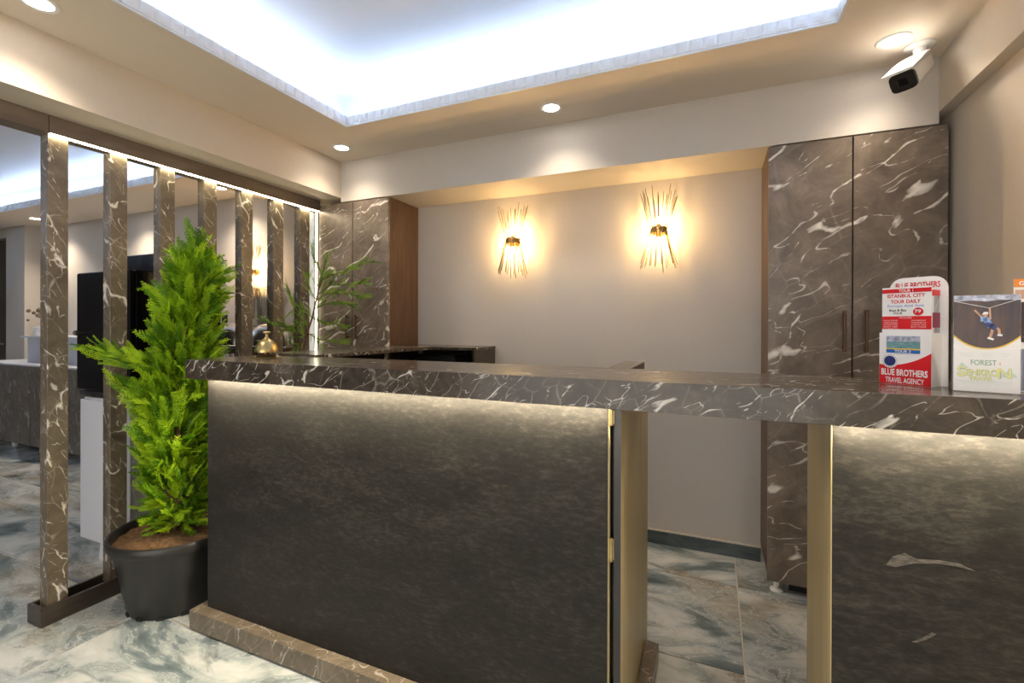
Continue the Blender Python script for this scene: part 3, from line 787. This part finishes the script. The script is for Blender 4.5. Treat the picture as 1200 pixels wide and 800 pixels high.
bf = thing('buffet_counter', 'dark buffet counter under the chafing dishes beyond the screen', 'table', (-3.0, 2.6, 0))
boxo('top', (-4.3, -2.70, 2.42, YB-.014, .855, .875), 'stone_low', bf, .001)
boxo('carcass', (-4.28, -2.72, 2.45, YB-.016, .0, .8545), 'wood', bf)
def chafing(x, y, z, w_, d_, label, h=.13):
    t = thing('chafing_dish', label, 'serving dish', (x, y, z), 0, 'chafing dishes')
    zb = .20
    lid = MB(); n = 14; rings = []
    for i in range(n+1):
        f_ = (i/n); rr = math.sqrt(max(0, 1-f_**2.4)); rr = .42+.58*rr if i < n else .0
        ring = []
        for k in range(40):
            a_ = 2*PI*k/40
            ring.append(lid.b.verts.new((math.copysign(abs(math.cos(a_))**.6, math.cos(a_))*w_*rr, math.copysign(abs(math.sin(a_))**.6, math.sin(a_))*d_*rr, zb+.02+h*f_)))
        rings.append(ring)
    for a_, b_ in zip(rings, rings[1:]):
        for k in range(40): lid.b.faces.new((a_[k], a_[(k+1) % 40], b_[(k+1) % 40], b_[k]))
    lid.build('lid', 'steel', t, True, local=True)
    MB().box(-w_*1.03, w_*1.03, -d_*1.03, d_*1.03, zb-.0, zb+.018, bev=.004).box(-w_*.9, w_*.9, -d_*.9, d_*.9, zb-.05, zb, bev=.01).build('pan', 'steel', t, local=True)
    for sx in (-1, 1):
        for sy in (-1, 1): MB().box(sx*w_*.92-.008, sx*w_*.92+.008, sy*d_*.92-.008, sy*d_*.92+.008, 0, zb-.0005).build('leg', 'steel', t, local=True)
    MB().lathe([(.035, 0), (.035, .06), (.03, .062)], -w_*.5, 0, 18).build('fuel_burner', 'steel', t, True, local=True)
    MB().tube([(-.03, -d_*1.0, zb+.05), (-.03, -d_*1.0-.02, zb+.06), (.03, -d_*1.0-.02, zb+.06), (.03, -d_*1.0, zb+.05)], .005, 8).build('lid_handle', 'steel', t, True, local=True)
    return t
chafing(-3.62, 2.62, .8755, .27, .17, 'wide steel chafing dish seen between the fifth pair of posts', .17)
chafing(-3.05, 2.60, .8755, .23, .16, 'steel chafing dish right beside the bell beyond the screen', .17)
ur = thing('utensil_rail', 'chrome wall rail hung with serving utensils under the far sconce', 'rack', (-3.45, YB-.03, 1.3))
MB().tube([(-3.60, YB-.03, 1.545), (-3.28, YB-.03, 1.545)], .006, 8).tube([(-3.60, YB-.03, 1.56), (-3.28, YB-.03, 1.56)], .004, 8).build('rail', 'steel', ur, True)
for x_ in (-3.59, -3.29): boxo('bracket', (x_-.006, x_+.006, YB-.03, YB-.0005, 1.535, 1.565), 'steel', ur)
MB().lathe([(.035, 1.30), (.035, 1.575)], -3.58, YB-.07, 20).build('cutlery_tube', 'steel', ur, True)
for k, x_ in enumerate((-3.50, -3.46, -3.42, -3.37, -3.33)):
    MB().tube([(x_, YB-.035, 1.53), (x_, YB-.035, 1.33)], .004, 6).lathe([(.0, 1.30), (.018, 1.305), (.02, 1.325), (.004, 1.335)], x_, YB-.04, 12).build('ladle', 'steel', ur, True)
tag(boxo('wall_switch', (-4.02, -3.96, YB-.012, YB-.0005, 1.27, 1.34), 'screen_black'), 'small black switch plate on the far wall above the chafing dish', 'switch')

# ------------------------------------------------------------------ leaflets and holders
def text_mesh(items, name, mat, parent, y, bold=.0):
    """items: (string, x_left, z_base, width, cap height); flat lettering on a plane facing -y"""
    b = bmesh.new()
    for st, x0, z0, w_, h_ in items:
        cu = bpy.data.curves.new('lettering', 'FONT'); cu.body = st; cu.size = 1; cu.offset = bold; cu.resolution_u = 3
        o = bpy.data.objects.new('lettering', cu); C.objects.link(o)
        dg = bpy.context.evaluated_depsgraph_get(); dg.update()
        me = bpy.data.meshes.new_from_object(o.evaluated_get(dg))
        vs_ = [v.co.copy() for v in me.vertices]
        x_0 = min(v.x for v in vs_); x_1 = max(v.x for v in vs_); y_0 = min(v.y for v in vs_); y_1 = max(v.y for v in vs_)
        nv = [b.verts.new((x0+(v.x-x_0)/(x_1-x_0)*w_, y, z0+(v.y-y_0)/(y_1-y_0)*h_)) for v in vs_]
        for p in me.polygons:
            try: b.faces.new([nv[i] for i in p.vertices])
            except ValueError: pass
        bpy.data.objects.remove(o); bpy.data.curves.remove(cu); bpy.data.meshes.remove(me)
    me = bpy.data.meshes.new(name); b.to_mesh(me); b.free(); me.materials.append(M[mat])
    o = bpy.data.objects.new(name, me); C.objects.link(o); o.parent = parent
    return o
def lb(name, d, mat, parent, bev=0): return MB().box(*d, bev=bev).build(name, mat, parent, local=True)
def lp(name, poly, y0, y1, mat, parent): return MB().prism(poly, y0, y1).build(name, mat, parent, local=True)

# holder 1 : local x right along the front, -y towards viewer
h1 = thing('leaflet_holder', 'white and red card leaflet dispenser with rounded back on the worktop', 'leaflet holder', (.4305, 1.441, ZTP), A(-41))
HW = .054
def arch(w_, z0, z1, r, n=8, xo=0):
    p = [(xo-w_, z0), (xo+w_, z0)]
    for k in range(n+1): a_ = PI/2*k/n; p.append((xo+w_-r+r*math.cos(a_), z1-r+r*math.sin(a_)))
    for k in range(n+1): a_ = PI/2+PI/2*k/n; p.append((xo-w_+r+r*math.cos(a_), z1-r+r*math.sin(a_)))
    return p
lp('back_plate', arch(.060, 0, .267, .030, xo=.004), .050, .054, 'card_white', h1)
text_mesh([('BLUE BROTHERS', -.042, .2395, .092, .015)], 'lettering', 'red', h1, .0495, .02)
lb('pocket_front', (-HW, HW, -.0, .002, 0, .128), 'card_white', h1)
lb('pocket_side', (HW-.002, HW, .002, .0498, 0, .128), 'card_white', h1)
lb('pocket_side', (-HW, -HW+.002, .002, .0498, 0, .128), 'card_white', h1)
sw = [(-HW+.0005, .0005), (HW-.0005, .0005), (HW-.0005, .080)]
for k in range(13):
    t = k/12; sw.append((HW-.0005-(2*HW-.001)*t, (.048 + .032*(1-t)**2.0) - .004*math.sin(PI*t)))
lp('red_swoosh', sw, -.0006, 0, 'red', h1)
text_mesh([('BLUE BROTHERS', -.049, .0215, .096, .0165)], 'lettering', 'card_white', h1, -.0009, .03)
text_mesh([('TRAVEL AGENCY', -.040, .0035, .080, .0135)], 'lettering', 'card_white', h1, -.0009, .02)
bd_ = MB().lathe([(.0, 0), (.0175, 0), (.0175, -.0006), (0, -.0006)], -.030, -.0007, 28, 'Y', .0575).build('badge', 'card_white', h1, local=True)
MB().lathe([(.0, 0), (.0125, 0), (.0125, -.0006), (0, -.0006)], -.030, -.0014, 28, 'Y', .0575).build('badge_centre', 'navy', bd_, local=True)
bo_ = MB()
for k in range(18):
    a_ = 2*PI*k/18; bo_.lathe([(0, 0), (.0011, 0), (0, -.0003)], -.030+.0150*math.cos(a_), -.0015, 6, 'Y', .0575+.0150*math.sin(a_))
bo_.build('badge_lettering', 'navy', bd_, local=True)
pw = lb('window_print', (-.038, .032, -.0008, -.0002, .078, .120), 'teal', h1)
lb('window_sky', (-.038, .032, -.0012, -.0009, .106, .120), 'leafphoto', pw)
lb('window_band', (-.038, .032, -.0012, -.0009, .0865, .0895), 'yellow', pw)
lb('window_band', (-.038, .032, -.0012, -.0009, .078, .0865), 'blue', pw)
text_mesh([('TOUR 2', -.020, .0793, .034, .006)], 'lettering', 'card_white', h1, -.0015, .02)
# leaflets standing in it
lf = thing('tour_leaflet', 'front white and red Istanbul tour leaflet in the card dispenser', 'leaflet', (.4305, 1.441, ZTP-.009), A(-41))
lb('sheet', (-.050, .052, .004, .0060, .010, .250), 'card_white', lf)
lb('red_band', (-.050, .052, .0034, .0039, .236, .246), 'red', lf)
text_mesh([('TOUR 1', -.014, .2375, .030, .007)], 'lettering', 'card_white', lf, .0031, .02)
text_mesh([('ISTANBUL CITY', -.038, .224, .078, .009), ('TOUR DAILY', -.031, .210, .062, .009)], 'lettering', 'red', lf, .0031, .02)
text_mesh([('Europe And Asia', -.038, .199, .076, .008)], 'lettering', 'lightblue', lf, .0031, .02)
text_mesh([('Boat & Bus', -.034, .190, .036, .006), ('TOUR', -.026, .183, .020, .005)], 'lettering', 'black_ink', lf, .0031, .02)
MB().lathe([(0, 0), (.0095, 0), (.0095, -.0005), (0, -.0005)], .026, .0038, 24, 'Y', .189, sx=1.1).build('price_disc', 'red', lf, local=True)
text_mesh([('79', .019, .186, .013, .008)], 'lettering', 'card_white', lf, .0030, .03)
lb('red_band', (-.050, .052, .0034, .0039, .146, .178), 'red', lf)
text_mesh([('INCLUDED', -.012, .1725, .025, .004)] + [(t_, -.046, .166-.0052*k, .030, .0028) for k, t_ in enumerate(('HOTEL PICKUP', 'GUIDE IN ENGLISH', 'MUSEUM FEES', 'BOAT TRIP', 'LUNCH'))] + [(t_, .012, .166-.0052*k, .030, .0028) for k, t_ in enumerate(('TRANSPORT', 'TICKETS', 'LUNCH TIME', 'BUS TOUR'))],
          'lettering', 'card_white', lf, .0031, .0)
lf2 = thing('tour_leaflet', 'rear stack of grey and maroon edged leaflets in the card dispenser', 'leaflet', (.4305, 1.441, ZTP-.009), A(-41))
M['greyprint'] = noisy('grey_city_photo_print', (.22, .23, .25), (.55, .56, .58), 50, .4)
M['maroon'] = plain('maroon_print', (.22, .01, .05), .4)
for k in range(4):
    y0 = .010+.009*k
    q_ = lb('sheet', (-.044+.003*k, .0515, y0, y0+.006, .010, .240), 'greyprint' if k else 'card_white', lf2)
lb('red_band', (.0466, .0520, .0095, .044, .226, .2405), 'red', lf2)
lb('maroon_band', (.0516, .0520, .0095, .044, .150, .186), 'maroon', lf2)

# holder 2 : acrylic
h2 = thing('acrylic_holder', 'clear acrylic leaflet stand holding the forest trip leaflet', 'leaflet holder', (.540, 1.335, ZTP), A(-13))
HB = .053
lb('front_sheet', (-HB, HB, -.004, -.002, .002, .098), 'acrylic', h2)
lb('base_plate', (-HB, HB, -.004, .050, 0, .002), 'acrylic', h2)
lb('back_sheet', (-HB, HB, .012, .014, .002, .150), 'acrylic', h2)
f2 = thing('forest_leaflet', 'forest trip leaflet picturing a rider on a zip line', 'leaflet', (.540, 1.335, ZTP), A(-13))
SW_, SZ = .0515, .212
lb('sheet', (-SW_, SW_, 0, .0012, .0025, SZ), 'card_white', f2)
def arc_poly(w_, zt_, zs_, zbm, n=18):
    p = [(w_, zt_), (-w_, zt_), (-w_, zs_)]
    for k in range(1, n): x_ = -w_+2*w_*k/n; p.append((x_, zbm+(zs_-zbm)*abs(x_/w_)**2.1))
    p.append((w_, zs_)); return p
lp('yellow_border', arc_poly(SW_, .205, .122, .094), -.0005, -.0001, 'yellow', f2)
pic = lp('photo_print', arc_poly(SW_, SZ, .126, .0975), -.0010, -.0006, 'night', f2)
lp('treetops_print', [(-SW_, .199), (-.02, .2005), (0, .198), (.02, .201), (SW_, .200), (SW_, SZ), (-SW_, SZ)], -.0014, -.0011, 'leafphoto', pic)
MB().tube([(-SW_, -.0014, .200), (.004, -.0014, .184), (SW_, -.0014, .203)], .0005, 5).build('zip_line_print', 'card_white', pic, local=True)
def limb(pts, w_, mat, nm, yy=-.0015):
    b = MB()
    for (x0, z0), (x1, z1) in zip(pts, pts[1:]):
        d = Vector((x1-x0, z1-z0)).normalized(); n_ = Vector((-d.y, d.x))*w_/2
        b.prism([(x0+n_.x-d.x*w_*.3, z0+n_.y-d.y*w_*.3), (x0-n_.x-d.x*w_*.3, z0-n_.y-d.y*w_*.3), (x1-n_.x+d.x*w_*.3, z1-n_.y+d.y*w_*.3), (x1+n_.x+d.x*w_*.3, z1+n_.y+d.y*w_*.3)], yy-.0003, yy)
    return b.build(nm, mat, pic, local=True)
limb([(-.006, .163), (-.012, .171), (-.018, .179)], .0032, 'skin', 'arm_print')
limb([(.006, .160), (.0055, .172), (.005, .184)], .0030, 'skin', 'arm_print')
limb([(-.006, .160), (-.001, .160), (.004, .150), (.006, .146)], .0105, 'lightblue', 'shirt_print', -.0018)
limb([(.000, .148), (.008, .146), (.012, .141)], .0095, 'navy', 'shorts_print', -.0021)
limb([(.010, .142), (.008, .131), (.006, .122)], .0046, 'skin', 'leg_print', -.0018)
limb([(.014, .143), (.019, .138), (.020, .127)], .0044, 'skin', 'leg_print', -.0018)
limb([(.003, .1195), (.010, .1165)], .004, 'card_white', 'shoe_print', -.0021)
limb([(.018, .126), (.023, .1255)], .004, 'card_white', 'shoe_print', -.0021)
MB().lathe([(0, 0), (.0042, 0), (.0042, -.0004), (0, -.0004)], -.002, -.0019, 16, 'Y', .1695).build('face_print', 'skin', pic, local=True)
lp('cap_print', [(-.007, .170), (.003, .1715), (.002, .1755), (-.004, .1755)], -.0027, -.0024, 'card_white', pic)
text_mesh([('CLEAN NATURE', -.042, .0835, .022, .0030), ('ADVENTURE', -.040, .0785, .018, .0030), ('FUN ALL DAY', -.009, .0840, .020, .0030), ('PICNIC', -.004, .0790, .012, .0030), ('SWIM & EAT', .020, .0840, .018, .0030), ('ZIP', .026, .0790, .006, .0030)], 'lettering', 'palegreen', f2, -.0003)
text_mesh([('FOREST', -.024, .0600, .040, .0115)], 'lettering', 'green', f2, -.0003, .01)
lp('hill_print', [(-.046, .053), (-.038, .066), (-.032, .058), (-.026, .053)], -.0004, -.0001, 'palegreen', f2)
lp('hill_print', [(.020, .036), (.034, .052), (.042, .044), (.048, .036)], -.0004, -.0001, 'palegreen', f2)
M['shadowgreen'] = plain('grey_green_logo_shadow', (.30, .38, .28), .5)
text_mesh([('S', -.0455, .0335, .015, .022), ('ENKRO', -.031, .0365, .050, .0145), ('N', .018, .0325, .021, .0225)], 'logo_shadow', 'shadowgreen', f2, -.00055, .045)
text_mesh([('S', -.0465, .0345, .015, .022), ('ENKRO', -.032, .0375, .050, .0145), ('N', .017, .0335, .021, .0225)], 'logo', 'lime', f2, -.0009, .012)
text_mesh([('TRAVEL', -.0268, .0268, .038, .0085)], 'logo_shadow', 'shadowgreen', f2, -.0004, .05)
text_mesh([('TRAVEL', -.0275, .0275, .038, .0085)], 'logo', 'lime', f2, -.0008, .02)
text_mesh([('ADVENTURE TOURS AND NATURE TRIPS', -.042, .0195, .078, .0030)], 'lettering', 'palegreen', f2, -.0003)
lb('swoosh_print', (-.046, .040, -.0005, -.0002, .0245, .0255), 'palegreen', f2)
lp('leaf_print', [(.020, .062), (.0215, .070), (.0225, .062)], -.0004, -.0001, 'orange', f2)

# holder 3 with orange topped and dark leaflets cut by the frame
h3 = thing('acrylic_holder', 'clear acrylic leaflet stand cut off by the right picture edge', 'leaflet holder', (.668, 1.374, ZTP), A(-6))
lb('front_sheet', (-.058, .058, -.004, -.002, .002, .098), 'acrylic', h3)
lb('base_plate', (-.058, .058, -.004, .060, 0, .002), 'acrylic', h3)
lb('back_sheet', (-.058, .058, .040, .042, .002, .150), 'acrylic', h3)
f3 = thing('orange_leaflet', 'tall orange-topped guide leaflet behind the forest leaflet', 'leaflet', (.668, 1.374, ZTP), A(-6))
lb('sheet', (-.056, .054, .026, .028, .0025, .250), 'card_white', f3)
lb('orange_band', (-.056, .054, .0253, .0258, .232, .250), 'orange', f3)
text_mesh([('Guide', -.048, .236, .032, .009)], 'lettering', 'card_white', f3, .0250, .02)
lb('photo_print', (-.054, .052, .0253, .0258, .150, .226), 'skin', f3)
f4 = thing('blue_leaflet', 'dark blue picture leaflet at the right edge of the picture', 'leaflet', (.668, 1.374, ZTP), A(-6))
lb('sheet', (-.056, .054, .002, .004, .0025, .205), 'card_white', f4)
lb('photo_print', (-.052, .050, .0013, .0018, .110, .198), 'night', f4)
lb('blue_band', (-.056, .054, .0013, .0018, .004, .095), 'navy', f4)
